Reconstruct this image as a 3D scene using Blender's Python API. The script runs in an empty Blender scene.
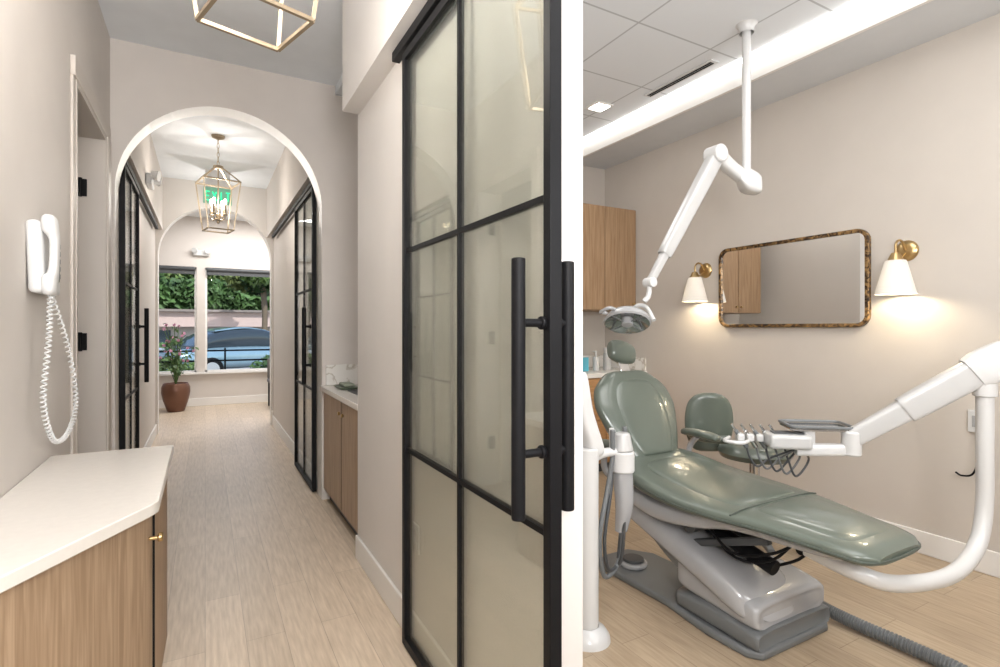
import bpy, math, random
from mathutils import Vector, Matrix
random.seed(7)
V=Vector
scene=bpy.context.scene
COL=scene.collection
CUR=None
# ---------------------------------------------------------------- materials
def newmat(name):
    m=bpy.data.materials.new(name); m.use_nodes=True
    nt=m.node_tree; b=nt.nodes['Principled BSDF']
    return m,nt,b
def mat(name,col,rough=0.5,metal=0.0,var=0.04,scale=6.0,bump=0.0,bscale=80.0,coat=0.0,emis=None,es=0.0,spec=.5):
    m,nt,b=newmat(name)
    tc=nt.nodes.new('ShaderNodeTexCoord')
    nz=nt.nodes.new('ShaderNodeTexNoise'); nz.inputs['Scale'].default_value=scale; nz.inputs['Detail'].default_value=3
    nt.links.new(tc.outputs['Object'],nz.inputs['Vector'])
    r=nt.nodes.new('ShaderNodeValToRGB')
    r.color_ramp.elements[0].position=0.3; r.color_ramp.elements[1].position=0.7
    r.color_ramp.elements[0].color=(*[c*(1-var) for c in col],1)
    r.color_ramp.elements[1].color=(*[min(1,c*(1+var)) for c in col],1)
    nt.links.new(nz.outputs['Fac'],r.inputs['Fac'])
    nt.links.new(r.outputs['Color'],b.inputs['Base Color'])
    b.inputs['Roughness'].default_value=rough; b.inputs['Metallic'].default_value=metal
    b.inputs['Coat Weight'].default_value=coat; b.inputs['Specular IOR Level'].default_value=spec
    if bump>0:
        n2=nt.nodes.new('ShaderNodeTexNoise'); n2.inputs['Scale'].default_value=bscale
        nt.links.new(tc.outputs['Object'],n2.inputs['Vector'])
        bp=nt.nodes.new('ShaderNodeBump'); bp.inputs['Strength'].default_value=bump; bp.inputs['Distance'].default_value=0.01
        nt.links.new(n2.outputs['Fac'],bp.inputs['Height']); nt.links.new(bp.outputs['Normal'],b.inputs['Normal'])
    if emis:
        b.inputs['Emission Color'].default_value=(*emis,1); b.inputs['Emission Strength'].default_value=es
    return m
def woodmat(name,c1,c2,axis='Z',rough=0.45,s=1.0):
    m,nt,b=newmat(name)
    tc=nt.nodes.new('ShaderNodeTexCoord'); mp=nt.nodes.new('ShaderNodeMapping')
    sc={'Z':(60,60,2.2),'Y':(60,2.2,60),'X':(2.2,60,60)}[axis]
    mp.inputs['Scale'].default_value=[q*s for q in sc]
    nt.links.new(tc.outputs['Object'],mp.inputs['Vector'])
    nz=nt.nodes.new('ShaderNodeTexNoise'); nz.inputs['Scale'].default_value=1.6; nz.inputs['Detail'].default_value=6; nz.inputs['Distortion'].default_value=0.6
    nt.links.new(mp.outputs['Vector'],nz.inputs['Vector'])
    r=nt.nodes.new('ShaderNodeValToRGB')
    r.color_ramp.elements[0].position=0.35; r.color_ramp.elements[1].position=0.65
    r.color_ramp.elements[0].color=(*c1,1); r.color_ramp.elements[1].color=(*c2,1)
    nt.links.new(nz.outputs['Fac'],r.inputs['Fac']); nt.links.new(r.outputs['Color'],b.inputs['Base Color'])
    b.inputs['Roughness'].default_value=rough
    return m
def floormat(name,c1,c2,cm):
    m,nt,b=newmat(name)
    tc=nt.nodes.new('ShaderNodeTexCoord'); mp=nt.nodes.new('ShaderNodeMapping')
    mp.inputs['Rotation'].default_value=(0,0,math.radians(90))
    nt.links.new(tc.outputs['Object'],mp.inputs['Vector'])
    br=nt.nodes.new('ShaderNodeTexBrick')
    br.inputs['Scale'].default_value=1.0; br.inputs['Brick Width'].default_value=1.22; br.inputs['Row Height'].default_value=0.15
    br.inputs['Mortar Size'].default_value=0.0014; br.inputs['Mortar Smooth'].default_value=0.3; br.offset=0.37
    br.inputs['Color1'].default_value=(*c1,1); br.inputs['Color2'].default_value=(*c2,1); br.inputs['Mortar'].default_value=(*cm,1)
    nt.links.new(mp.outputs['Vector'],br.inputs['Vector'])
    mp2=nt.nodes.new('ShaderNodeMapping'); mp2.inputs['Scale'].default_value=(48,4.0,1)
    nt.links.new(tc.outputs['Object'],mp2.inputs['Vector'])
    nz=nt.nodes.new('ShaderNodeTexNoise'); nz.inputs['Scale'].default_value=1.5; nz.inputs['Detail'].default_value=6
    nt.links.new(mp2.outputs['Vector'],nz.inputs['Vector'])
    r=nt.nodes.new('ShaderNodeValToRGB'); r.color_ramp.elements[0].position=0.3; r.color_ramp.elements[1].position=0.7
    r.color_ramp.elements[0].color=(0.82,0.79,0.75,1); r.color_ramp.elements[1].color=(1.08,1.08,1.08,1)
    nt.links.new(nz.outputs['Fac'],r.inputs['Fac'])
    mx=nt.nodes.new('ShaderNodeMixRGB'); mx.blend_type='MULTIPLY'; mx.inputs[0].default_value=1
    nt.links.new(br.outputs['Color'],mx.inputs[1]); nt.links.new(r.outputs['Color'],mx.inputs[2])
    nt.links.new(mx.outputs['Color'],b.inputs['Base Color'])
    b.inputs['Roughness'].default_value=0.42
    return m
def marblemat(name):
    m,nt,b=newmat(name)
    tc=nt.nodes.new('ShaderNodeTexCoord')
    nz=nt.nodes.new('ShaderNodeTexNoise'); nz.inputs['Scale'].default_value=3; nz.inputs['Detail'].default_value=8; nz.inputs['Distortion'].default_value=1.5
    nt.links.new(tc.outputs['Object'],nz.inputs['Vector'])
    r=nt.nodes.new('ShaderNodeValToRGB'); e=r.color_ramp.elements
    e[0].position=0.47; e[0].color=(0.8,0.78,0.74,1); e[1].position=0.53; e[1].color=(0.8,0.78,0.74,1)
    x=e.new(0.5); x.color=(0.5,0.45,0.38,1)
    nt.links.new(nz.outputs['Fac'],r.inputs['Fac']); nt.links.new(r.outputs['Color'],b.inputs['Base Color'])
    b.inputs['Roughness'].default_value=0.2
    return m
def tilemat(name):
    m,nt,b=newmat(name)
    tc=nt.nodes.new('ShaderNodeTexCoord'); mp=nt.nodes.new('ShaderNodeMapping'); mp.inputs['Location'].default_value=(0.23,0.12,0)
    nt.links.new(tc.outputs['Object'],mp.inputs['Vector'])
    br=nt.nodes.new('ShaderNodeTexBrick'); br.offset=0
    br.inputs['Scale'].default_value=1.0; br.inputs['Brick Width'].default_value=0.61; br.inputs['Row Height'].default_value=0.61
    br.inputs['Mortar Size'].default_value=0.008; br.inputs['Mortar Smooth'].default_value=0.5
    br.inputs['Color1'].default_value=(0.72,0.75,0.78,1); br.inputs['Color2'].default_value=(0.74,0.77,0.80,1); br.inputs['Mortar'].default_value=(0.45,0.47,0.49,1)
    nt.links.new(mp.outputs['Vector'],br.inputs['Vector']); nt.links.new(br.outputs['Color'],b.inputs['Base Color'])
    b.inputs['Roughness'].default_value=0.8
    return m
def glassmat(name,tint,refl=0.08,diff=0.1,dcol=(0.75,0.82,0.76),fm=.5):
    m=bpy.data.materials.new(name); m.use_nodes=True; nt=m.node_tree; nt.nodes.clear()
    out=nt.nodes.new('ShaderNodeOutputMaterial'); t=nt.nodes.new('ShaderNodeBsdfTransparent'); t.inputs[0].default_value=(*tint,1)
    g=nt.nodes.new('ShaderNodeBsdfGlossy'); g.inputs['Roughness'].default_value=0.008
    d=nt.nodes.new('ShaderNodeBsdfDiffuse'); d.inputs[0].default_value=(*dcol,1)
    m1=nt.nodes.new('ShaderNodeMixShader'); m1.inputs[0].default_value=diff
    nt.links.new(t.outputs[0],m1.inputs[1]); nt.links.new(d.outputs[0],m1.inputs[2])
    fr=nt.nodes.new('ShaderNodeLayerWeight'); fr.inputs['Blend'].default_value=0.25
    ad=nt.nodes.new('ShaderNodeMath'); ad.operation='MULTIPLY_ADD'; ad.inputs[1].default_value=fm; ad.inputs[2].default_value=refl; ad.use_clamp=True
    nt.links.new(fr.outputs['Fresnel'],ad.inputs[0])
    m2=nt.nodes.new('ShaderNodeMixShader'); nt.links.new(ad.outputs[0],m2.inputs[0])
    nt.links.new(m1.outputs[0],m2.inputs[1]); nt.links.new(g.outputs[0],m2.inputs[2]); nt.links.new(m2.outputs[0],out.inputs[0])
    return m
def shademat(name,col,es):
    m=bpy.data.materials.new(name); m.use_nodes=True; nt=m.node_tree; nt.nodes.clear()
    out=nt.nodes.new('ShaderNodeOutputMaterial'); d=nt.nodes.new('ShaderNodeBsdfDiffuse'); d.inputs[0].default_value=(*col,1)
    t=nt.nodes.new('ShaderNodeBsdfTranslucent'); t.inputs[0].default_value=(*col,1)
    mx=nt.nodes.new('ShaderNodeMixShader'); mx.inputs[0].default_value=0.14
    nt.links.new(d.outputs[0],mx.inputs[1]); nt.links.new(t.outputs[0],mx.inputs[2])
    e=nt.nodes.new('ShaderNodeEmission'); e.inputs[0].default_value=(1,0.9,0.75,1); e.inputs[1].default_value=es
    a=nt.nodes.new('ShaderNodeAddShader'); nt.links.new(mx.outputs[0],a.inputs[0]); nt.links.new(e.outputs[0],a.inputs[1])
    nt.links.new(a.outputs[0],out.inputs[0]); return m
def emat(name,col,s):
    m,nt,b=newmat(name); b.inputs['Base Color'].default_value=(*col,1)
    b.inputs['Emission Color'].default_value=(*col,1); b.inputs['Emission Strength'].default_value=s
    return m
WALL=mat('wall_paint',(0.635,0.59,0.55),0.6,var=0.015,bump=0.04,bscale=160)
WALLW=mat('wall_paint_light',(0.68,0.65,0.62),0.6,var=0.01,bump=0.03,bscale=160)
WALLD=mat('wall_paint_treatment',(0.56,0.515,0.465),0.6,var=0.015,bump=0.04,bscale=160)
CEIL=mat('ceiling_paint',(0.80,0.83,0.86),0.8,var=0.02)
TRIM=mat('trim_paint',(0.77,0.75,0.72),0.4,var=0.01)
CASE=mat('casing_paint',(0.58,0.53,0.48),0.45,var=0.01)
SOFF=mat('soffit_paint',(0.62,0.635,0.65),0.8,var=0.02)
TILE=tilemat('ceiling_tile')
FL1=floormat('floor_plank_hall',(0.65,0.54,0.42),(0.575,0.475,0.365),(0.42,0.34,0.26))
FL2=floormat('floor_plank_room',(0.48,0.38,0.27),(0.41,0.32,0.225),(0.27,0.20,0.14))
BLACK=mat('black_metal',(0.007,0.007,0.008),0.5,0.0,var=0.1,spec=.15)
BRASS=mat('brass',(0.52,0.37,0.18),0.28,1.0)
CHAMP=mat('champagne_metal',(0.42,0.34,0.24),0.38,0.7)
CHROME=mat('chrome',(0.6,0.6,0.6),0.15,1.0)
OAK=woodmat('oak_veneer',(0.31,0.205,0.125),(0.45,0.32,0.21),'Z')
OAKW=woodmat('oak_veneer_warm',(0.28,0.17,0.09),(0.40,0.26,0.15),'Z')
OAKO=woodmat('oak_drawer',(0.42,0.22,0.09),(0.55,0.31,0.14),'X')
QUARTZ=mat('quartz_top',(0.74,0.70,0.65),0.25,var=0.02,scale=40)
MARB=marblemat('marble')
GLASS=glassmat('door_glass',(0.985,0.998,0.97),0.085,0.02,(.84,.89,.80),.40)
WGLASS=glassmat('window_glass',(0.99,0.995,0.99),0.0,0.0,fm=.05)
MIRR=mat('mirror_silver',(0.86,0.86,0.85),0.01,1.0,var=0)
WHT=mat('white_plastic',(0.62,0.62,0.615),0.3,var=0.01,coat=0.3)
PHN=mat('phone_plastic',(0.70,0.70,0.695),0.35,var=0.01)
OFFW=mat('offwhite_enamel',(0.50,0.50,0.495),0.28,var=0.01,coat=0.3)
LGREY=mat('light_grey_shell',(0.36,0.365,0.375),0.25,var=0.02,coat=0.5)
MGREY=mat('mid_grey',(0.15,0.16,0.165),0.4,var=0.03)
DGREY=mat('dark_grey',(0.06,0.065,0.07),0.45,var=0.05)
SAGE=mat('sage_vinyl',(0.098,0.118,0.096),0.30,var=0.04,coat=0.4,bump=0.03,bscale=300)
SAGED=mat('sage_piping',(0.055,0.068,0.055),0.4)
BULB=emat('bulb_glow',(1,.83,.6),6)
def burl(name):
    m,nt,b=newmat(name)
    tc=nt.nodes.new('ShaderNodeTexCoord'); nz=nt.nodes.new('ShaderNodeTexNoise'); nz.inputs['Scale'].default_value=20; nz.inputs['Detail'].default_value=6; nz.inputs['Distortion'].default_value=2
    nt.links.new(tc.outputs['Object'],nz.inputs['Vector'])
    r=nt.nodes.new('ShaderNodeValToRGB'); e=r.color_ramp.elements; e[0].position=0.42; e[0].color=(0.035,0.018,0.008,1); e[1].position=0.62; e[1].color=(0.36,0.215,0.085,1)
    nt.links.new(nz.outputs['Fac'],r.inputs['Fac']); nt.links.new(r.outputs['Color'],b.inputs['Base Color']); b.inputs['Roughness'].default_value=0.25; b.inputs['Metallic'].default_value=.25
    bp=nt.nodes.new('ShaderNodeBump'); bp.inputs['Strength'].default_value=.3; bp.inputs['Distance'].default_value=.01
    nt.links.new(nz.outputs['Fac'],bp.inputs['Height']); nt.links.new(bp.outputs['Normal'],b.inputs['Normal'])
    return m
BURL=burl('tortoise_burl')
# ---------------------------------------------------------------- geometry helpers
def mk(name,verts,faces,m,smooth=False,bevel=0,seg=2,sub=0):
    me=bpy.data.meshes.new(name); me.from_pydata([tuple(v) for v in verts],[],faces); me.validate(); me.update()
    ms=m if isinstance(m,(list,tuple)) else [m]
    for q in ms: me.materials.append(q)
    import bmesh
    bm=bmesh.new(); bm.from_mesh(me); bmesh.ops.recalc_face_normals(bm,faces=bm.faces); bm.to_mesh(me); bm.free()
    o=bpy.data.objects.new(name,me); COL.objects.link(o)
    if CUR: o.parent=CUR
    if bevel>0:
        md=o.modifiers.new('bev','BEVEL'); md.width=bevel; md.segments=seg; md.limit_method='ANGLE'; md.angle_limit=math.radians(40)
    if sub>0:
        md=o.modifiers.new('sub','SUBSURF'); md.levels=sub; md.render_levels=sub
    if smooth or bevel>0:
        for p in me.polygons: p.use_smooth=True
        try:
            me.set_sharp_from_angle(angle=math.radians(50))
        except Exception: pass
    return o
def box(name,x0,x1,y0,y1,z0,z1,m,bevel=0,seg=2):
    v=[(x,y,z) for x in (x0,x1) for y in (y0,y1) for z in (z0,z1)]
    f=[(0,1,3,2),(4,6,7,5),(0,4,5,1),(2,3,7,6),(0,2,6,4),(1,5,7,3)]
    return mk(name,v,f,m,bevel=bevel,seg=seg)
def obox(name,c,size,rot,m,bevel=0,seg=2):
    c=V(c); v=[]
    for x in (-.5,.5):
        for y in (-.5,.5):
            for z in (-.5,.5):
                v.append(c+rot@V((x*size[0],y*size[1],z*size[2])))
    f=[(0,1,3,2),(4,6,7,5),(0,4,5,1),(2,3,7,6),(0,2,6,4),(1,5,7,3)]
    return mk(name,v,f,m,bevel=bevel,seg=seg)
def R(ax,deg): return Matrix.Rotation(math.radians(deg),3,ax)
def catmull(pts,k=8):
    if len(pts)<3: return [V(p) for p in pts]
    P=[V(p) for p in pts]; P=[P[0]*2-P[1]]+P+[P[-1]*2-P[-2]]; out=[]
    for i in range(1,len(P)-2):
        a,b,c,d=P[i-1:i+3]
        for j in range(k):
            t=j/k
            out.append(0.5*((2*b)+(c-a)*t+(2*a-5*b+4*c-d)*t*t+(3*b-a-3*c+d)*t**3))
    out.append(P[-2].copy()); return out
def sweepdata(path,rad,n=10):
    path=[V(p) for p in path]; m=len(path)
    if not isinstance(rad,(list,tuple)): rad=[rad]*m
    T=[]
    for i in range(m):
        a=path[max(0,i-1)]; b=path[min(m-1,i+1)]; d=(b-a); T.append(d.normalized() if d.length>1e-9 else V((0,0,1)))
    u=T[0].orthogonal().normalized(); vs=[];fs=[]
    for i in range(m):
        u=(u-T[i]*u.dot(T[i])); u=u.normalized() if u.length>1e-6 else T[i].orthogonal().normalized()
        w=T[i].cross(u)
        for j in range(n):
            a=2*math.pi*j/n; vs.append(path[i]+(u*math.cos(a)+w*math.sin(a))*rad[i])
    for i in range(m-1):
        for j in range(n):
            k=(j+1)%n; fs.append((i*n+j,i*n+k,(i+1)*n+k,(i+1)*n+j))
    fs.append(tuple(range(n))[::-1]); fs.append(tuple((m-1)*n+j for j in range(n)))
    return vs,fs
def tube(name,pts,r,m,n=12,smooth=True,k=8,curve=True):
    p=catmull(pts,k) if curve and len(pts)>2 else [V(q) for q in pts]
    v,f=sweepdata(p,r,n); return mk(name,v,f,m,smooth=True)
def multitube(name,segs,r,m,n=8):
    vs=[];fs=[]
    for s in segs:
        v,f=sweepdata(s,r,n); o=len(vs); vs+=v; fs+=[tuple(i+o for i in q) for q in f]
    return mk(name,vs,fs,m,smooth=True)
def cyl(name,a,b,r,m,n=24,bevel=0.003,r2=None):
    a=V(a);b=V(b)
    v,f=sweepdata([a,b],[r,r if r2 is None else r2],n)
    return mk(name,v,f,m,smooth=True,bevel=bevel)
def lathe(name,prof,c,m,n=32,rot=None,close=False):
    c=V(c); vs=[];fs=[]
    for (r,z) in prof:
        for j in range(n):
            a=2*math.pi*j/n; p=V((r*math.cos(a),r*math.sin(a),z))
            if rot: p=rot@p
            vs.append(c+p)
    k=len(prof)
    for i in range(k-1):
        for j in range(n):
            q=(j+1)%n; fs.append((i*n+j,i*n+q,(i+1)*n+q,(i+1)*n+j))
    if close:
        fs.append(tuple(range(n))); fs.append(tuple((k-1)*n+j for j in range(n)))
    return mk(name,vs,fs,m,smooth=True)
def loft(name,st,m,n=36,e=2.6,k=5,bevel=0):
    C=catmull([s[0] for s in st],k); A=catmull([s[1] for s in st],k); B=catmull([s[2] for s in st],k)
    vs=[];fs=[]
    for c,a,b in zip(C,A,B):
        for j in range(n):
            t=2*math.pi*j/n; co=math.cos(t); si=math.sin(t)
            vs.append(c+a*(math.copysign(abs(co)**(2/e),co))+b*(math.copysign(abs(si)**(2/e),si)))
    for i in range(len(C)-1):
        for j in range(n):
            q=(j+1)%n; fs.append((i*n+j,i*n+q,(i+1)*n+q,(i+1)*n+j))
    fs.append(tuple(range(n))[::-1]); fs.append(tuple((len(C)-1)*n+j for j in range(n)))
    return mk(name,vs,fs,m,smooth=True)
def prism(name,poly,z0,z1,m,bevel=0,seg=2):
    n=len(poly); v=[(x,y,z0) for x,y in poly]+[(x,y,z1) for x,y in poly]
    f=[tuple(range(n))[::-1],tuple(range(n,2*n))]+[(i,(i+1)%n,(i+1)%n+n,i+n) for i in range(n)]
    return mk(name,v,f,m,bevel=bevel,seg=seg)
def rrect(cx,cy,hx,hy,r,k=6):
    out=[]
    for sx,sy,a0 in ((1,1,0),(-1,1,90),(-1,-1,180),(1,-1,270)):
        for i in range(k+1):
            a=math.radians(a0+90*i/k); out.append((cx+sx*(hx-r)+r*math.cos(a),cy+sy*(hy-r)+r*math.sin(a)))
    return out
def ell(name,c,rx,ry,rz,m,rot=None,n=24):
    vs=[];fs=[];k=12
    for i in range(k+1):
        ph=-math.pi/2+math.pi*i/k
        for j in range(n):
            t=2*math.pi*j/n; cr=max(math.cos(ph),0.02)
            p=V((rx*cr*math.cos(t),ry*cr*math.sin(t),rz*math.sin(ph)))
            if rot: p=rot@p
            vs.append(V(c)+p)
    for i in range(k):
        for j in range(n):
            q=(j+1)%n; fs.append((i*n+j,i*n+q,(i+1)*n+q,(i+1)*n+j))
    fs.append(tuple(range(n))); fs.append(tuple(k*n+j for j in range(n)))
    return mk(name,vs,fs,m,smooth=True)
def grp(name):
    global CUR
    CUR=bpy.data.objects.new(name,None); COL.objects.link(CUR); CUR.empty_display_size=0.1; return CUR
def end():
    global CUR
    CUR=None
def area(name,loc,sx,sy,p,col=(1,1,1),aim=None):
    l=bpy.data.lights.new(name,'AREA'); l.shape='RECTANGLE'; l.size=sx; l.size_y=sy; l.energy=p; l.color=col
    o=bpy.data.objects.new(name,l); o.location=loc
    if aim: o.rotation_euler=(V(aim)-V(loc)).to_track_quat('-Z','Y').to_euler()
    COL.objects.link(o); return o
def point(name,loc,p,col=(1,1,1),r=0.03):
    l=bpy.data.lights.new(name,'POINT'); l.energy=p; l.color=col; l.shadow_soft_size=r
    o=bpy.data.objects.new(name,l); o.location=loc; COL.objects.link(o); return o
H=3.15
XR=.757
# ---------------------------------------------------------------- shell
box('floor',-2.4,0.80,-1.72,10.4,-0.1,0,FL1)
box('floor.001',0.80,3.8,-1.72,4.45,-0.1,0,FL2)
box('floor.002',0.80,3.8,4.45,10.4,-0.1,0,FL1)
box('ceiling',-2.4,3.8,-1.72,10.4,H,H+0.1,CEIL)
box('ceiling_treatment_room',0.87,3.17,-1.6,4.29,3.08,H,TILE)
box('ceiling_soffit',3.17,3.62,-1.6,4.29,2.94,H,SOFF)
box('trim_soffit_fascia',3.145,3.17,-1.6,4.29,2.93,3.08,TRIM)
def wallmulti(name,boxes,m):
    vs=[];fs=[]
    for b in boxes:
        x0,x1,y0,y1,z0,z1=b; o=len(vs)
        vs+=[(x,y,z) for x in (x0,x1) for y in (y0,y1) for z in (z0,z1)]
        fs+=[tuple(i+o for i in q) for q in [(0,1,3,2),(4,6,7,5),(0,4,5,1),(2,3,7,6),(0,2,6,4),(1,5,7,3)]]
    return mk(name,vs,fs,m)
wallmulti('wall_left',[(-.69,-.53,-1.6,3.08,0,H),(-.69,-.53,3.08,3.92,2.44,H),(-.69,-.53,3.92,7.88,0,H)],WALL)
wallmulti('wall_side_room',[(-2.0,-.69,2.3,2.4,0,H),(-2.0,-.69,4.9,5.0,0,H),(-2.1,-2.0,2.3,5.0,0,H)],WALL)
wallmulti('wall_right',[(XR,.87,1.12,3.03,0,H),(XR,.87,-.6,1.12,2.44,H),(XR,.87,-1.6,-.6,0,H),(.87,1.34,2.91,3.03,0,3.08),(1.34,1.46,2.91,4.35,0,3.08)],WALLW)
wallmulti('wall_front',[(-.69,3.74,-1.72,-1.6,0,H)],WALL)
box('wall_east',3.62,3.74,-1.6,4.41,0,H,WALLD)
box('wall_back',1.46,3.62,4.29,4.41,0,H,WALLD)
box('trim_bulkhead_right',.665,XR,-.6,3.0,2.5,H,WALLW)
def archwall(name,x0,x1,y0,y1,ax0,ax1,spring,m,mi):
    r=(ax1-ax0)/2; cx=(ax0+ax1)/2; n=40; vs=[];fs=[];mi_idx=[]
    def quad(a,b,c,d,i=0):
        o=len(vs); vs.extend([a,b,c,d]); fs.append((o,o+1,o+2,o+3)); mi_idx.append(i)
    for y in (y0,y1):
        quad((x0,y,0),(ax0,y,0),(ax0,y,H),(x0,y,H)); quad((ax1,y,0),(x1,y,0),(x1,y,H),(ax1,y,H))
    pts=[(cx-r*math.cos(math.pi*i/n),spring+r*math.sin(math.pi*i/n)) for i in range(n+1)]
    for i in range(n):
        a=pts[i];b=pts[i+1]
        for y in (y0,y1): quad((a[0],y,a[1]),(b[0],y,b[1]),(b[0],y,H),(a[0],y,H))
        quad((a[0],y0,a[1]),(b[0],y0,b[1]),(b[0],y1,b[1]),(a[0],y1,a[1]),1)
    for x in (ax0,ax1): quad((x,y0,0),(x,y1,0),(x,y1,spring),(x,y0,spring),1)
    for x in (x0,x1): quad((x,y0,0),(x,y1,0),(x,y1,H),(x,y0,H))
    me=bpy.data.meshes.new(name); me.from_pydata(vs,[],fs); me.materials.append(m); me.materials.append(mi)
    for p,i in zip(me.polygons,mi_idx): p.material_index=i
    import bmesh
    bm=bmesh.new(); bm.from_mesh(me); bmesh.ops.remove_doubles(bm,verts=bm.verts,dist=1e-5); bmesh.ops.recalc_face_normals(bm,faces=bm.faces); bm.to_mesh(me); bm.free()
    o=bpy.data.objects.new(name,me); COL.objects.link(o); return o
archwall('wall_arch',-.53,1.34,4.17,4.35,-.505,.772,2.195,WALL,TRIM)
archwall('wall_arch.001',-.53,.80,7.70,7.88,-.505,.772,2.195,WALL,TRIM)
box('wall_hall_right',.80,.92,4.35,7.88,0,H,WALL)
box('trim_bulkhead_hall_right',.715,.80,4.35,7.70,2.5,H,WALL)
box('trim_bulkhead_hall_left',-.53,-.455,4.35,7.70,2.5,H,WALL)
wallmulti('wall_waiting',[(-2.4,-2.3,5.1,10.2,0,H),(3.0,3.1,7.88,10.2,0,H),(.92,3.0,7.78,7.88,0,H),(-2.3,-.69,7.78,7.88,0,H)],WALL)
WX=[(-1.45,-.125),(0.0,1.25)]
wallmulti('wall_window',[(-2.4,-1.45,10.2,10.35,0,H),(-.125,0,10.2,10.35,.56,2.31),(1.25,3.1,10.2,10.35,0,H),(-1.45,1.25,10.2,10.35,0,.56),(-1.45,1.25,10.2,10.35,2.31,H)],WALL)
for i,(a,b) in enumerate(WX):
    grp('window_%d'%(i+1))
    for nm,q in (('frame_l',(a,a+.03,.56,2.31)),('frame_r',(b-.03,b,.56,2.31)),('frame_b',(a,b,.56,.59)),('frame_t',(a,b,2.28,2.31))):
        box(nm,q[0],q[1],10.24,10.29,q[2],q[3],TRIM)
    box('glass',a,b,10.262,10.268,.57,2.3,WGLASS)
    end()
    grp('roller_blind')
    cyl('roll',(a+.02,10.17,2.28),(b-.02,10.17,2.28),.035,DGREY); box('hem',a+.02,b-.02,10.165,10.175,2.19,2.26,DGREY)
    end()
box('trim_window_sill',-1.5,1.3,10.14,10.2,.53,.56,TRIM)
def bb(name,x0,x1,y0,y1): box(name,x0,x1,y0,y1,0,.13,TRIM,bevel=.004)
bb('baseboard_right',XR-.014,XR,1.12,3.03); bb('baseboard_right_end',XR,.87,1.105,1.12)
bb('baseboard_east',3.605,3.62,-1.6,3.70); bb('baseboard_hall_right',.785,.80,4.35,7.70)
bb('baseboard_hall_left',-.53,-.515,4.35,7.70); bb('baseboard_window',-2.3,3.0,10.185,10.2)
bb('baseboard_left',-.53,-.515,2.70,3.0)
# left doorway
grp('door_1')
box('jamb_far',-.70,-.515,3.90,3.925,0,2.44,CASE); box('jamb_near',-.70,-.515,3.075,3.10,0,2.44,CASE); box('jamb_top',-.70,-.515,3.10,3.90,2.415,2.44,CASE)
box('casing_far',-.53,-.505,3.92,4.03,0,2.44,CASE,bevel=.003); box('casing_near',-.53,-.518,3.02,3.08,0,2.44,CASE,bevel=.003)
box('casing_top',-.53,-.51,3.02,4.04,2.44,2.53,CASE,bevel=.003)
obox('leaf',(-1.10,3.865,1.21),(.80,.04,2.38),R('Z',0),CASE,bevel=.002)
for z in (.35,1.22,2.12):
    box('hinge',-.660,-.605,3.888,3.901,z-.050,z+.050,BLACK,bevel=.002); cyl('pin',(-.635,3.886,z-.055),(-.635,3.886,z+.055),.010,BLACK)
end()
# ---------------------------------------------------------------- sliding glass doors
def slider(name,x,y0,y1,z1,cols,handle_y,t=.034,sides=((-1,.088),(1,.052)),hz=(.856,1.462),w=.030):
    grp(name); h=t/2
    box('stile_a',x-h,x+h,y0,y0+w,.012,z1,BLACK,bevel=.002); box('stile_b',x-h,x+h,y1-w,y1,.012,z1,BLACK,bevel=.002)
    box('rail_bottom',x-h,x+h,y0+w,y1-w,.012,.045,BLACK); box('rail_top',x-h,x+h,y0+w,y1-w,z1-.032,z1,BLACK)
    box('glass',x-.004,x+.004,y0+w,y1-w,.045,z1-.032,GLASS)
    for i in range(1,cols):
        yy=y0+(y1-y0)*i/cols; box('muntin_v',x-h*.55,x+h*.55,yy-.008,yy+.008,.045,z1-.032,BLACK)
    for i in (1,2):
        zz=z1*i/3; box('muntin_h',x-h*.5,x+h*.5,y0+w,y1-w,zz-.008,zz+.008,BLACK)
    for s,of in sides:
        xx=x+s*of
        cyl('handle',(xx,handle_y,hz[0]),(xx,handle_y,hz[1]),.0165,BLACK)
        for z in (hz[0]+.15,hz[1]-.15): 
            cyl('standoff',(x+s*h,handle_y,z),(xx,handle_y,z),.010,BLACK); cyl('collar',(x+s*h,handle_y,z),(x+s*(h+.012),handle_y,z),.016,BLACK)
    end()
slider('sliding_glass_door',.722,1.030,2.10,2.42,2,1.056)
slider('sliding_glass_door.001',.752,4.37,5.32,2.42,2,4.42,sides=((-1,.07),))
slider('sliding_glass_door.002',-.49,4.37,5.27,2.42,2,5.22,sides=((1,.07),))
box('door_track',.700,.735,-.4,2.22,2.44,2.48,BLACK,bevel=.003)
box('door_track.001',.738,.766,4.36,7.3,2.44,2.48,BLACK,bevel=.003)
box('door_track.002',-.506,-.474,4.36,7.3,2.44,2.48,BLACK,bevel=.003)
# ---------------------------------------------------------------- left counter
grp('counter_cabinet')
prism('cabinet',[(-.528,1.20),(-.155,1.815),(-.14,2.65),(-.528,2.65)],0.0,.765,OAK,bevel=.002)
prism('countertop',[(-.528,1.143),(-.136,1.79),(-.118,1.83),(-.118,2.67),(-.528,2.67)],.765,.80,QUARTZ,bevel=.003)
box('door_gap',-.1455,-.139,2.0,2.004,.08,.75,BLACK)
cyl('knob_stem',(-.150,1.93,.66),(-.125,1.93,.66),.006,BRASS); cyl('knob',(-.127,1.93,.66),(-.112,1.93,.66),.014,BRASS,bevel=.004)
end()
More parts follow.
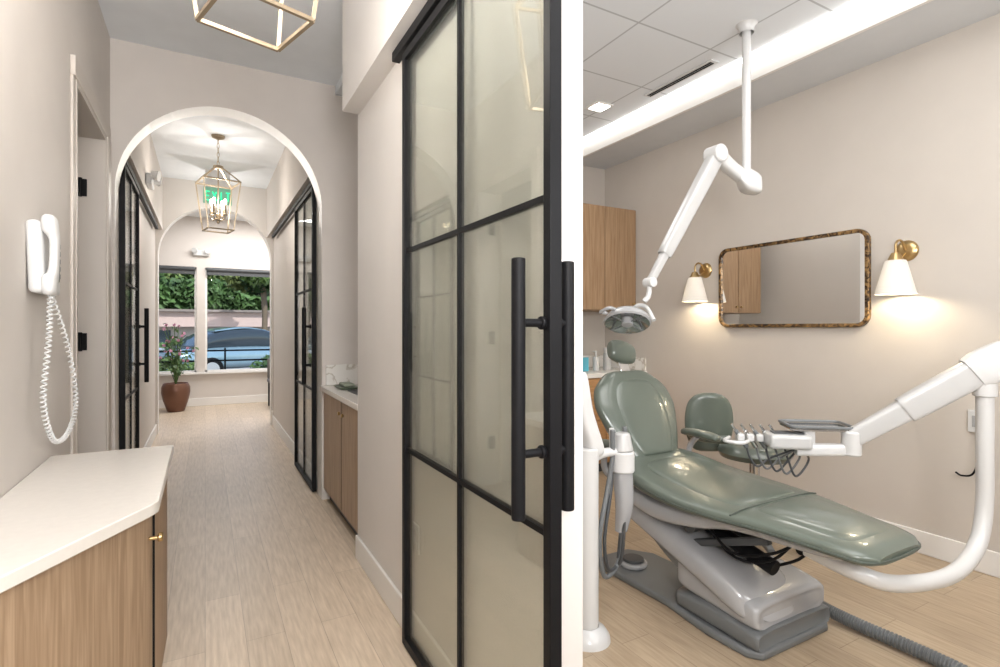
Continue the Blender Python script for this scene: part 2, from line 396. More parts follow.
# ---------------------------------------------------------------- wall phone
grp('wall_phone')
xw=-.53
obox('base',(xw+.024,2.46,1.545),(.045,.25,.25),R('Y',-2),PHN,bevel=.018,seg=4)
box('keypad',xw+.046,xw+.053,2.45,2.55,1.47,1.63,LGREY,bevel=.003)
for i in range(5):
    for j in range(3): box('key',xw+.053,xw+.057,2.457+j*.030,2.48+j*.030,1.482+i*.028,1.50+i*.028,MGREY,bevel=.001)
yy=2.365
def HS(x,z,a,b): return (V((xw+x,yy,z)),V((a,0,0)),V((0,b,0)))
loft('handset',[HS(.058,1.415,.013,.022),HS(.059,1.43,.020,.034),HS(.060,1.475,.022,.034),HS(.070,1.50,.014,.024),HS(.073,1.60,.014,.024),HS(.063,1.635,.021,.034),HS(.059,1.675,.021,.034),HS(.058,1.69,.012,.02)],PHN,e=3)
path=catmull([(xw+.062,2.365,1.415),(xw+.06,2.35,1.25),(xw+.05,2.33,1.05),(xw+.055,2.44,.90),(xw+.06,2.64,.89),(xw+.065,2.76,1.0),(xw+.05,2.70,1.22),(xw+.03,2.54,1.42)],60)
co=[];u=None
for i in range(len(path)):
    a=path[max(0,i-1)];b=path[min(len(path)-1,i+1)];t=(b-a).normalized();u=t.orthogonal().normalized() if i==0 else (u-t*u.dot(t)).normalized();w=t.cross(u)
    an=i*1.15; rr=.0075
    co.append(path[i]+(u*math.cos(an)+w*math.sin(an))*rr)
tube('coiled_cord',co,.0032,PHN,n=6,curve=False)
end()
# ---------------------------------------------------------------- niche vanity
grp('vanity_cabinet')
box('cabinet',.785,1.335,3.035,4.165,.09,.83,OAK,bevel=.002); box('toe_kick',.83,1.335,3.035,4.165,0,.09,DGREY)
box('countertop',.755,1.335,3.033,4.167,.83,.865,QUARTZ,bevel=.003)
box('door_line',.7835,.786,3.57,3.574,.10,.82,BLACK)
for y in (3.52,3.62): cyl('knob',(.77,y,.73),(.785,y,.73),.012,BRASS)
prism('sink_bowl',rrect(1.03,3.55,.17,.24,.07),.865,.867,DGREY)
end()
box('trim_niche_splash',.80,1.32,4.150,4.169,.867,1.02,MARB,bevel=.002)
box('trim_niche_splash_back',1.318,1.339,3.035,4.15,.867,1.02,MARB)
grp('sink_faucet')
tube('spout',[(1.24,3.55,.867),(1.24,3.55,1.05),(1.20,3.55,1.13),(1.12,3.55,1.13),(1.09,3.55,1.08)],.012,BLACK); cyl('flange',(1.24,3.55,.867),(1.24,3.55,.88),.025,BLACK); cyl('lever',(1.24,3.55,.95),(1.24,3.62,.97),.006,BLACK)
end()
grp('towel_tray')
prism('tray',rrect(.90,3.92,.07,.14,.03),.869,.880,mat('tray_green',(.08,.11,.07),.4),bevel=.004)
box('towel',.86,.94,3.84,4.00,.881,.902,mat('towel',(.35,.38,.30),.9),bevel=.008)
end()
# ---------------------------------------------------------------- lanterns
def lantern(name,cx,cy,zb,rotdeg,zc=H,ht=.175,hb=.115,br=.0078):
    grp(name); rz=R('Z',rotdeg)
    def P(x,y,z): return V((cx,cy,zb+z))+rz@V((x,y,0))
    zt=.46; za=.60; segs=[]; s=[(-1,-1),(1,-1),(1,1),(-1,1)]
    for i in range(4):
        a=s[i]; b=s[(i+1)%4]
        segs.append([P(a[0]*hb,a[1]*hb,0),P(b[0]*hb,b[1]*hb,0)]); segs.append([P(a[0]*ht,a[1]*ht,zt),P(b[0]*ht,b[1]*ht,zt)])
        segs.append([P(a[0]*hb,a[1]*hb,0),P(a[0]*ht,a[1]*ht,zt)]); segs.append([P(a[0]*ht,a[1]*ht,zt),P(a[0]*.03,a[1]*.03,za)])
    multitube('cage',segs,br,CHAMP,n=4)
    cyl('cap',P(0,0,za-.01),P(0,0,za+.02),.045,CHAMP)
    cyl('stem',P(0,0,.16),P(0,0,za),.006,CHAMP)
    cyl('hub',P(0,0,.10),P(0,0,.16),.022,CHAMP); ell('finial',P(0,0,.085),.014,.014,.02,CHAMP)
    for i in range(4):
        a=math.radians(45+90*i); x=.07*math.cos(a); y=.07*math.sin(a)
        tube('arm',[P(0,0,.12),P(x*.6,y*.6,.10),P(x,y,.12),P(x,y,.15)],.005,CHAMP,n=8)
        cyl('cup',P(x,y,.145),P(x,y,.155),.022,CHAMP,bevel=.001)
        cyl('candle',P(x,y,.155),P(x,y,.245),.011,CHAMP,n=12,bevel=.001)
        ell('bulb',P(x,y,.275),.014,.014,.03,BULB,n=10)
    L=zc-(zb+za+.02)-.03; n=max(2,int(L/.04))
    for i in range(n):
        z=zb+za+.02+L*(i+.5)/n; hh=L/n*.62
        ring=[V((cx,cy,z))+R('Z',90*(i%2)+20)@V((.010*math.cos(t),0,hh*math.sin(t))) for t in [2*math.pi*j/10 for j in range(11)]]
        tube('link',ring,.0028,CHAMP,n=5,curve=False)
    lathe('canopy',[(.001,-.035),(.02,-.033),(.055,-.018),(.06,0)],(cx,cy,zc),CHAMP)
    end()
lantern('lantern_pendant',.135,1.80,2.25,17,hb=.125,br=.0085); lantern('lantern_pendant.001',.11,5.80,2.24,12,ht=.16,hb=.11,br=.0085); lantern('added_lantern',.12,-.75,2.25,8)  # third lantern is out of view, added with its light to brighten the ceiling
point('lantern_light',(.11,5.8,2.50),20,(1,.94,.87),.05); point('lantern_light.001',(.14,1.8,2.45),28,(1,.95,.89),.05); point('added_lantern_light',(.12,-.75,2.55),18,(1,.95,.90),.06)  # last point light belongs to the added, unseen lantern
lathe('smoke_detector',[(.001,-.045),(.04,-.042),(.06,-.02),(.065,0)],(.17,5.0,H),WHT)
def elight(name,c,ax):
    grp(name); c=V(c)
    if ax=='Y': 
        obox('body',c,(.05,.24,.10),R('X',0),WHT,bevel=.012)
        for d in (-.08,.08): cyl('lamp_head',c+V((.02,d,.04)),c+V((.075,d*1.2,.03)),.035,WHT,r2=.045)
    else:
        obox('body',c,(.24,.05,.10),R('X',0),WHT,bevel=.012)
        for d in (-.08,.08): cyl('lamp_head',c+V((d,-.02,.04)),c+V((d*1.2,-.075,.03)),.035,WHT,r2=.045)
    end()
elight('emergency_light',(-.428,5.63,2.60),'Y'); elight('emergency_light.001',(-.06,10.17,2.55),'X')
GREEN=emat('exit_green',(.02,.75,.35),1.3)
grp('exit_sign')
box('panel',-.02,.28,7.10,7.106,2.76,2.95,mat('exit_panel',(.25,.55,.42),.2)); box('mount',.0,.26,7.08,7.13,2.95,3.15,WHT,bevel=.004)
L={'E':[(0,0,0,1),(0,0,.6,0),(0,.5,.5,.5),(0,1,.6,1)],'X':[(0,0,.6,1),(0,1,.6,0)],'I':[(.3,0,.3,1)],'T':[(.3,0,.3,1),(0,1,.6,1)]}
sg=[]
for i,chh in enumerate('EXIT'):
    for (a,b,c,d) in L[chh]: sg.append([V((.005+i*.07+a*.07,7.094,2.80+b*.10)),V((.005+i*.07+c*.07,7.094,2.80+d*.10))])
multitube('letters',sg,.006,GREEN,n=6); end()
# ---------------------------------------------------------------- treatment room cabinets
grp('wall_cabinet')
box('carcass',1.70,3.615,3.85,4.285,1.465,2.43,OAKW,bevel=.002)
for i in range(5):
    a=1.70+i*.383; box('door_panel',a+.003,a+.380,3.83,3.85,1.468,2.427,OAKW,bevel=.002)
    kx=a+.345 if i%2==0 else a+.04
    cyl('knob',(kx,3.81,1.53),(kx,3.83,1.53),.010,BRASS,n=12,bevel=.002)
end()
grp('base_cabinet')
box('carcass',1.70,3.615,3.72,4.285,.09,.86,OAKO,bevel=.002); box('toe_kick',1.70,3.615,3.78,4.285,0,.09,DGREY)
for i in range(4):
    a=1.70+i*.479
    for j in range(4):
        z=.11+j*.187; box('drawer',a+.004,a+.475,3.70,3.72,z,z+.18,OAKO,bevel=.003); cyl('pull',(a+.18,3.68,z+.12),(a+.30,3.68,z+.12),.006,BRASS,n=10,bevel=0)
        for dx in (.18,.30): cyl('post',(a+dx,3.68,z+.12),(a+dx,3.70,z+.12),.004,BRASS,n=8,bevel=0)
box('countertop',1.69,3.615,3.68,4.285,.86,.90,MARB,bevel=.003)
end()
box('trim_backsplash',1.70,3.595,4.268,4.289,.902,1.02,MARB); box('trim_side_splash',3.598,3.619,3.70,4.289,.902,1.02,MARB)
BLUE=mat('blue_box',(.10,.42,.55),.5); SILV=mat('silver_tube',(.55,.56,.57),.3,.6)
grp('supply_box'); box('body',3.00,3.10,3.90,4.02,.901,1.03,BLUE,bevel=.003); box('lid',2.995,3.105,3.895,4.025,1.03,1.045,WHT,bevel=.003); end()
grp('glove_box'); box('body',3.02,3.22,4.08,4.20,.901,1.00,mat('glove_box_card',(.35,.55,.60),.6),bevel=.003); box('slot',3.07,3.17,4.076,4.081,.93,.97,WHT); end()
grp('soap_bottle'); cyl('body',(3.20,3.92,.901),(3.20,3.92,1.03),.03,WHT); cyl('pump',(3.20,3.92,1.03),(3.20,3.92,1.08),.008,WHT); box('nozzle',3.165,3.21,3.913,3.927,1.075,1.087,WHT,bevel=.003); end()
grp('cup_dispenser'); cyl('body',(3.37,3.96,.901),(3.37,3.96,1.06),.04,OFFW); lathe('cup',[(.03,0),(.036,.05)],(3.37,3.96,1.061),WHT); end()
# ---------------------------------------------------------------- mirror
grp('wall_mirror')
def rfr(poly_o,poly_i,xb,xf,m,name):
    n=len(poly_o); vs=[(xb,y,z) for y,z in poly_o]+[(xf,y,z) for y,z in poly_o]+[(xb,y,z) for y,z in poly_i]+[(xf,y,z) for y,z in poly_i]
    fs=[]
    for i in range(n):
        j=(i+1)%n; fs+=[(i,j,n+j,n+i),(n+i,n+j,3*n+j,3*n+i),(2*n+i,3*n+i,3*n+j,2*n+j),(i,2*n+i,2*n+j,j)]
    return mk(name,vs,fs,m,bevel=.004)
cy,cz=2.32,1.615
rfr(rrect(cy,cz,.550,.31,.075),rrect(cy,cz,.525,.285,.05),3.618,3.585,BURL,'frame')
p=rrect(cy,cz,.527,.287,.05); mk('glass',[(3.598,y,z) for y,z in p],[tuple(range(len(p)))],MIRR)
end()
# ---------------------------------------------------------------- sconces
SHADE=shademat('sconce_shade',(.70,.68,.65),.10)
def sconce(name,y,zp):
    grp(name); X=3.618
    lathe('backplate',[(.001,.022),(.03,.021),(.055,.014),(.062,0)],(X,y,zp),BRASS,rot=R('Y',-90))
    tube('arm',[(X-.02,y,zp+.0),(X-.05,y,zp+.045),(X-.09,y,zp+.055),(X-.125,y,zp+.03),(X-.13,y,zp-.03)],.007,BRASS,n=10)
    tube('arm_lower',[(X-.02,y,zp-.015),(X-.07,y,zp-.045),(X-.11,y,zp-.04),(X-.13,y,zp-.03)],.005,BRASS,n=8)
    cyl('socket_cup',(X-.13,y,zp-.075),(X-.13,y,zp-.02),.045,BRASS,r2=.020)
    zs=zp-.065
    lathe('shade',[(.050,0),(.055,-.01),(.100,-.190),(.102,-.195),(.098,-.192),(.048,-.003)],(X-.13,y,zs),SHADE,n=40)
    ell('bulb',(X-.13,y,zs-.09),.025,.025,.035,BULB)
    end()
    point(name+'_glow',(X-.13,y,zs-.15),6.0,(1,.85,.60),.03)
    point(name+'_glow_up',(X-.13,y,zs-.02),1.5,(1,.85,.60),.02)
sconce('wall_sconce',3.02,1.775); sconce('wall_sconce.001',1.58,1.755)
# ---------------------------------------------------------------- ceiling fixtures
grp('downlight'); box('frame',2.69,2.85,3.27,3.43,3.072,3.08,TRIM); box('lens',2.71,2.83,3.29,3.41,3.069,3.073,emat('downlight_lens',(1,.98,.94),14)); end()
grp('linear_led_light'); box('lens',3.095,3.135,-1.5,4.2,3.070,3.079,emat('led_lens',(1,.99,.97),9)); end()
grp('air_vent'); box('frame',2.93,3.0,2.40,3.02,3.072,3.08,WHT); 
for x in (2.945,2.967): box('slot',x,x+.014,2.42,3.0,3.069,3.073,BLACK)
end()
# ---------------------------------------------------------------- dental operating lamp
grp('dental_operatory_light')
px,py=2.78,2.03
lathe('ceiling_flange',[(.04,-.05),(.045,-.01),(.06,0)],(px,py,3.08),WHT)
cyl('pole',(px,py,2.20),(px,py,3.08),.024,WHT)
loft('knuckle',[(V((px+.07,py-.035,2.13)),V((0,0,.02)),V((.01,.02,0))),(V((px+.055,py-.03,2.14)),V((0,0,.055)),V((.025,.045,0))),(V((px-.02,py,2.165)),V((0,0,.065)),V((.03,.055,0))),(V((px-.07,py+.0,2.18)),V((0,0,.03)),V((.015,.03,0)))],WHT,e=4)
E1=V((2.51,2.02,2.27))
loft('link_arm',[(V((px-.02,py,2.175)),V((.02,0,.035)),V((0,.035,0))),(V((px-.14,py,2.22)),V((.018,0,.034)),V((0,.032,0))),(E1,V((.02,0,.04)),V((0,.035,0)))],WHT,e=3.5)
cyl('elbow',E1+V((-.01,-.05,0)),E1+V((-.01,.05,0)),.05,WHT,bevel=.01)
E2=V((2.05,2.07,1.54)); d=(E2-E1).normalized(); nrm=V((0,1,0)); up=d.cross(nrm).normalized()
loft('spring_arm',[(E1,up*.040,nrm*.03),(E1+d*.1,up*.044,nrm*.034),(E1.lerp(E2,.75),up*.038,nrm*.028),(E1.lerp(E2,.78),up*.024,nrm*.022),(E2,up*.020,nrm*.018)],OFFW,e=4)
cyl('wrist',E2+V((0,-.03,-.0)),E2+V((0,.03,0)),.026,WHT)
tube('wrist_post',[E2,E2+V((-.01,.0,-.07)),E2+V((-.03,.01,-.10))],.014,WHT)
LC=V((1.93,2.11,1.345)); rl=R('Y',20)@R('X',-20)
tube('yoke',[LC+rl@V((.10,-.09,.0)),LC+rl@V((.09,-.05,.09)),LC+rl@V((.07,.0,.11)),LC+rl@V((.09,.05,.09)),LC+rl@V((.10,.09,0))],.011,WHT)
lathe('head_shell',[(.001,.05),(.05,.048),(.09,.03),(.118,0),(.122,-.018),(.114,-.026)],LC,LGREY,rot=rl,n=40)
lathe('reflector_glass',[(.114,-.024),(.09,-.008),(.05,.004),(.001,.008)],LC,CHROME,rot=rl,n=40)
cyl('bulb_shield',LC+rl@V((0,0,-.035)),LC+rl@V((0,0,.005)),.03,LGREY)
multitube('shield_struts',[[LC+rl@V((-.115,0,-.022)),LC+rl@V((.115,0,-.022))],[LC+rl@V((0,-.115,-.022)),LC+rl@V((0,.115,-.022))]],.004,MGREY)
tube('grip',[LC+rl@V((-.12,-.03,-.0)),LC+rl@V((-.16,-.03,-.01)),LC+rl@V((-.16,.03,-.01)),LC+rl@V((-.12,.03,0))],.009,LGREY)
end()
# ---------------------------------------------------------------- dental chair
X0=2.03
grp('dental_chair')
def ST(y,z,hw,th,x=X0): return (V((x,y,z)),V((hw,0,0)),V((0,0,th)))
loft('seat_cushion',[ST(2.06,.630,.10,.02),ST(2.03,.625,.20,.045),ST(1.95,.605,.265,.052),ST(1.80,.578,.30,.048),ST(1.60,.565,.315,.042),ST(1.42,.565,.30,.036),ST(1.25,.565,.258,.033),ST(1.10,.558,.222,.032),ST(1.00,.552,.203,.032),ST(.94,.547,.18,.030),ST(.905,.543,.13,.016)],SAGE,e=3.2,k=8)
loft('seat_center_pad',[ST(1.92,.630,.10,.02),ST(1.88,.624,.19,.026),ST(1.6,.594,.21,.020),ST(1.40,.590,.20,.018),ST(1.36,.587,.12,.010)],SAGE,e=3,k=6)
loft('leg_pad',[ST(1.33,.586,.12,.010),ST(1.30,.587,.18,.017),ST(1.09,.579,.155,.018),ST(1.0,.573,.14,.014),ST(.97,.569,.09,.008)],SAGE,e=3,k=6)
tube('seam_a',[(X0-.285,1.345,.588),(X0-.2,1.345,.598),(X0,1.345,.600),(X0+.2,1.345,.598),(X0+.272,1.345,.588)],.003,SAGED,n=6)
pts=[]
for y,hw,z in ((2.03,.12,.60),(1.95,.266,.588),(1.80,.302,.575),(1.60,.318,.563),(1.42,.303,.560),(1.25,.261,.560),(1.10,.225,.553),(1.0,.205,.548),(.93,.175,.542),(.903,.10,.540)): pts.append((X0-hw,y,z))
q=[(2*X0-x,y,z) for x,y,z in pts][::-1]
tube('piping',pts+q+[pts[0]],.005,SAGED,n=6,k=6)
loft('seat_frame',[ST(2.05,.50,.10,.03),ST(2.0,.495,.22,.05),ST(1.8,.47,.25,.06),ST(1.6,.478,.22,.05),ST(1.40,.505,.18,.03),ST(1.1,.508,.15,.018),ST(1.0,.508,.08,.012)],LGREY,e=3.5)
nb=V((0,-.88,.47)).normalized(); ub=V((0,.47,.88)).normalized()
def SB(s,hw,th,e=0): c=V((X0-.01,2.01,.64))+ub*s; return (c,V((hw,0,0)),nb*th)
loft('backrest',[SB(-.06,.08,.015),SB(-.04,.14,.035),SB(.03,.175,.045),SB(.14,.225,.048),SB(.27,.265,.048),SB(.37,.245,.045),SB(.43,.19,.04),SB(.465,.14,.03),SB(.475,.09,.012)],SAGE,e=2.8,k=7)
loft('backrest_shell',[(s[0]-nb*.035,s[1]*1.0,s[2]*.9) for s in [SB(-.03,.10,.02),SB(.05,.17,.035),SB(.25,.23,.035),SB(.40,.18,.03),SB(.45,.10,.015)]],LGREY,e=2.8)
loft('lumbar_pad',[(s[0]+nb*.033,s[1],s[2]) for s in [SB(.0,.06,.01),SB(.03,.12,.02),SB(.25,.17,.022),SB(.38,.13,.02),SB(.41,.07,.01)]],SAGE,e=2.6)
obox('headrest_bar',(X0,2.245,1.09),(.07,.012,.12),R('X',-20),CHROME,bevel=.004)
rh=R('Y',12)
def HR(x,a,b): return (V((X0,2.265,1.165))+rh@V((x,0,0)),rh@V((0,a*.3,a)),V((0,b,-b*.3)))
loft('headrest',[HR(-.09,.02,.010),HR(-.078,.050,.028),HR(0,.064,.036),HR(.078,.050,.028),HR(.09,.02,.010)],SAGE,e=2.3)
for s in (-1,1):
    xa=X0+s*.30
    loft('arm_pad',[(V((xa,2.10,.725)),V((.012,0,0)),V((0,0,.008))),(V((xa,2.08,.728)),V((.030,0,0)),V((0,0,.018))),(V((xa,1.97,.732)),V((.034,0,0)),V((0,0,.020))),(V((xa,1.88,.725)),V((.030,0,0)),V((0,0,.018))),(V((xa,1.86,.722)),V((.012,0,0)),V((0,0,.008)))],SAGE)
    tube('arm_bracket',[(xa,2.0,.715),(xa+s*.005,2.05,.66),(xa-s*.02,2.06,.58),(xa-s*.10,2.02,.52)],.016,LGREY)
def SL(y,z,hw,th): return (V((X0,y,z)),V((hw,0,0)),V((0,.35*th,th)))
loft('lift_arm',[SL(2.10,.40,.10,.03),SL(2.05,.40,.18,.06),SL(1.90,.36,.185,.075),SL(1.65,.28,.18,.08),SL(1.42,.20,.17,.08),SL(1.34,.17,.10,.04)],LGREY,e=3.6)
loft('lower_link',[SL(2.0,.32,.10,.03),SL(1.8,.24,.13,.05),SL(1.6,.16,.13,.05)],MGREY,e=3.5)
obox('scissor_bar',(X0-.10,1.52,.39),(.03,.45,.03),R('X',-20),DGREY,bevel=.004)
obox('scissor_bar_b',(X0+.10,1.52,.39),(.03,.45,.03),R('X',-20),DGREY,bevel=.004)
cyl('pivot',(X0-.15,1.66,.42),(X0+.15,1.66,.42),.03,DGREY); cyl('actuator',(X0,1.35,.32),(X0,1.75,.41),.032,BLACK)
multitube('cables',[catmull(c,6) for c in ([(X0-.05,1.7,.46),(X0-.08,1.5,.34),(X0-.04,1.35,.36),(X0,1.25,.48)],[(X0+.05,1.7,.46),(X0+.02,1.48,.30),(X0+.04,1.3,.36),(X0+.05,1.2,.48)],[(X0-.1,1.62,.45),(X0-.14,1.45,.38),(X0-.10,1.3,.42),(X0-.05,1.2,.5)])],.006,BLACK)
prism('base_plate',[(1.86,1.36),(1.90,1.31),(2.33,1.31),(2.385,1.35),(2.37,1.55),(2.23,1.80),(2.21,2.20),(2.12,2.32),(1.94,2.32),(1.86,2.22),(1.88,1.80),(1.85,1.55)],0,.035,MGREY,bevel=.012,seg=3)
loft('base_shell_lower',[ST(1.325,.065,.22,.03,2.115),ST(1.335,.070,.245,.04,2.115),ST(1.55,.075,.225,.045,2.10),ST(1.72,.07,.17,.035,2.05),ST(1.76,.065,.12,.03,2.04)],MGREY,e=6)
loft('base_shell_upper',[ST(1.335,.145,.19,.03,2.115),ST(1.35,.155,.235,.06,2.115),ST(1.55,.18,.215,.085,2.10),ST(1.72,.19,.16,.08,2.05),ST(1.78,.18,.10,.04,2.04)],LGREY,e=4.5)
cyl('foot_control',(2.00,2.14,.035),(2.00,2.14,.06),.075,LGREY,bevel=.008); cyl('foot_pad',(2.00,2.14,.06),(2.00,2.14,.075),.055,DGREY,bevel=.004)
end()
hp=catmull([(2.395,1.44,.09),(2.42,1.38,.05),(2.44,1.25,.033),(2.45,1.05,.032),(2.44,.85,.032),(2.38,.6,.032)],60)
v,f=sweepdata(hp,[.028 if (i//2)%2 else .022 for i in range(len(hp))],14); mk('corrugated_hose',v,f,MGREY,smooth=True)
# ---------------------------------------------------------------- delivery unit
grp('dental_delivery_unit')
TX=2.80
tube('support_tube',[(2.03,1.22,.45),(2.05,1.05,.42),(2.16,.98,.385),(2.42,.955,.350),(2.61,.95,.36),(2.74,.945,.435),(2.795,.945,.575),(TX,.945,.80),(TX,.945,1.06)],.030,WHT,n=18,k=10)
cyl('tube_collar',(TX,.945,1.02),(TX,.945,1.09),.040,WHT)
A=V((TX,.945,1.14)); B=V((2.53,1.32,.805)); d=(B-A).normalized(); sd=V((d.y,-d.x,0)).normalized(); up=sd.cross(d)
if up.z<0: up=-up
loft('arm_head',[(A-d*.12,up*.03,sd*.02),(A-d*.10,up*.060,sd*.042),(A,up*.072,sd*.048),(A+d*.05,up*.066,sd*.045)],WHT,e=4)
loft('upper_arm',[(A,up*.058,sd*.040),(A.lerp(B,.55),up*.055,sd*.038),(A.lerp(B,.57),up*.047,sd*.032),(B,up*.040,sd*.030)],OFFW,e=5)
cyl('arm_knuckle',B+V((0,0,-.075)),B+V((0,0,.035)),.040,WHT,bevel=.008)
C=V((2.36,1.47,.745)); 
loft('head_arm',[(B+V((0,0,-.05)),V((0,0,.026)),V((.015,.015,0))),(B.lerp(C,.5)+V((0,0,-.025)),V((0,0,.028)),V((.02,.02,0))),(C,V((0,0,.026)),V((.02,.02,0)))],WHT,e=3.5)
rt=R('Z',-38)
obox('control_head',V((2.34,1.50,.785)),(.18,.13,.065),rt,OFFW,bevel=.015,seg=3)
obox('touchpad',V((2.34,1.50,.820)),(.13,.06,.006),rt,DGREY,bevel=.002)
obox('arm_clamp',V((2.42,1.45,.80)),(.05,.05,.09),rt,WHT,bevel=.01)
tp=[(V((2.48,1.45,0))+R('Z',-38)@V((x,y,0))) for x,y in rrect(0,0,.135,.09,.03)]
prism('instrument_tray',[(p.x,p.y) for p in tp],.835,.845,CHROME,bevel=.003)
tp2=[p+V((0,0,.853)) for p in tp]; tube('tray_rim',tp2+[tp2[0]],.007,MGREY,n=6,curve=False)
for i in range(5):
    o=V((2.27,1.56,.785))+rt@V((-.10+.042*i,.04,0)); 
    dv=V((-.35,.15,.55)).normalized()
    obox('holder',o,(.032,.055,.035),rt,WHT,bevel=.006)
    cyl('handpiece',o-dv*.06,o+dv*.04,.012,CHROME if i%2 else MGREY,r2=.009,n=12); cyl('handpiece_tip',o+dv*.04,o+dv*.075,.006,CHROME,n=10,bevel=.001)
    s=o-dv*.06
    tube('handpiece_hose',[s,s+V((.01,-.01,-.05)),s+V((.04,-.03,-.09-.010*i)),s+V((.09,-.06,-.05)),V((2.38,1.47,.75))],.005,MGREY if i%2 else DGREY,n=8)
tube('front_handle',[V((2.20,1.60,.775)),V((2.14,1.59,.775)),V((2.12,1.66,.775)),V((2.20,1.70,.775))],.009,WHT)
end()
# ---------------------------------------------------------------- stool
grp('operator_stool')
sx,sy=2.84,2.02
lathe('seat',[(.001,.045),(.14,.045),(.19,.03),(.205,0),(.19,-.03),(.10,-.04),(.001,-.04)],(sx,sy,.57),SAGE)
cyl('column',(sx,sy,.12),(sx,sy,.54),.028,CHROME)
for i in range(5):
    a=math.radians(72*i+20); e=V((sx+.24*math.cos(a),sy+.24*math.sin(a),.075))
    loft('leg',[(V((sx,sy,.125)),V((0,0,.03)),V((-math.sin(a),math.cos(a),0))*.03),(e,V((0,0,.015)),V((-math.sin(a),math.cos(a),0))*.018)],MGREY,e=4)
    cyl('caster',e+V((-.012,0,-.048)),e+V((.012,0,-.048)),.027,BLACK,n=16)
bc=V((2.76,2.28,.715)); bd=V((-.55,-.83,0)).normalized(); bs=V((-bd.y,bd.x,0))
def S2(z,hw): return (bc+V((0,0,z)),bs*hw,bd*(.035 if hw>.08 else .015))
loft('back_pad',[S2(-.185,.06),S2(-.165,.10),S2(-.08,.140),S2(.02,.148),S2(.11,.132),S2(.16,.09),S2(.178,.04)],SAGE,e=2.2,k=6)
tube('back_post',[(sx,sy,.52),(sx,sy+.16,.53),bc+V((.02,.06,-.12)),bc+V((.01,.045,0))],.014,CHROME)
aa=[bc+V((-.10,.05,-.07)),bc+V((-.17,-.03,-.065)),bc+V((-.17,-.14,-.065)),bc+V((-.10,-.22,-.065))]
tube('body_arm',aa,.026,SAGE,n=14); tube('arm_post',[aa[0],bc+V((.0,.10,-.14)),(sx,sy+.08,.525)],.012,CHROME)
end()
# ---------------------------------------------------------------- assistant arm
grp('dental_assistant_unit')
cyl('post',(1.40,1.77,.02),(1.40,1.77,.80),.046,WHT,bevel=.006); lathe('post_base',[(.048,.06),(.075,.045),(.092,.02),(.095,0)],(1.40,1.77,0),WHT)
loft('cover_panel',[(V((1.345,1.80,1.12)),V((.020,0,0)),V((0,.05,0))),(V((1.36,1.80,1.10)),V((.028,0,0)),V((0,.06,0))),(V((1.385,1.80,.95)),V((.036,0,0)),V((0,.06,0))),(V((1.43,1.79,.80)),V((.040,0,0)),V((0,.06,0))),(V((1.43,1.79,.76)),V((.030,0,0)),V((0,.05,0)))],WHT,e=4)
hx,hy=1.605,1.785
tube('swing_arm',[(1.42,1.78,.74),(1.50,1.79,.76),(hx,hy,.76)],.020,WHT)
cyl('holder_cap',(hx,hy,.76),(hx,hy,.84),.048,OFFW,r2=.032,bevel=.008); cyl('holder_body',(hx,hy,.67),(hx,hy,.76),.052,WHT,bevel=.006)
loft('hose_sleeve',[(V((hx,hy,.67)),V((.042,0,0)),V((0,.04,0))),(V((hx+.01,hy,.52)),V((.038,0,0)),V((0,.034,0))),(V((hx+.01,hy+.02,.40)),V((.026,0,0)),V((0,.024,0)))],LGREY)
for i,(dx,dy) in enumerate(((-.055,.0),(-.035,.03),(.042,.03))):
    tube('suction_hose',[(hx+dx,hy+dy,.74),(hx-.03+dx,hy,.60),(hx-.06+dx*1.4,hy-.01,.40),(hx-.03+dx,hy+.02,.22+.03*i),(hx+.02,hy+.05,.25),(hx+.05,hy+.06,.42)],.008+.003*(i==0),DGREY if i else MGREY,n=10)
    cyl('suction_tip',(hx+dx,hy+dy,.74),(hx-.01+dx,hy-.01+dy,.86),.011,MGREY if i!=1 else WHT,n=12)
end()
grp('power_outlet'); box('plate',XR-.008,XR-.001,2.03,2.10,.385,.50,WHT,bevel=.002)
for z in (.415,.465): box('socket',XR-.0095,XR-.0075,2.045,2.085,z-.014,z+.014,OFFW,bevel=.001)
end()
grp('utility_outlet'); box('plate',3.605,3.619,1.20,1.29,.74,.86,WHT,bevel=.003); box('port',3.60,3.606,1.22,1.27,.77,.83,LGREY,bevel=.002); end()
grp('power_outlet.001'); box('plate',3.612,3.619,2.86,2.93,.40,.51,WHT,bevel=.002); box('socket',3.609,3.613,2.875,2.915,.42,.49,OFFW,bevel=.001); end()
tube('power_cord',[(3.60,1.25,.74),(3.585,1.24,.60),(3.58,1.26,.52),(3.59,1.31,.50),(3.60,1.34,.51)],.005,BLACK,n=8)
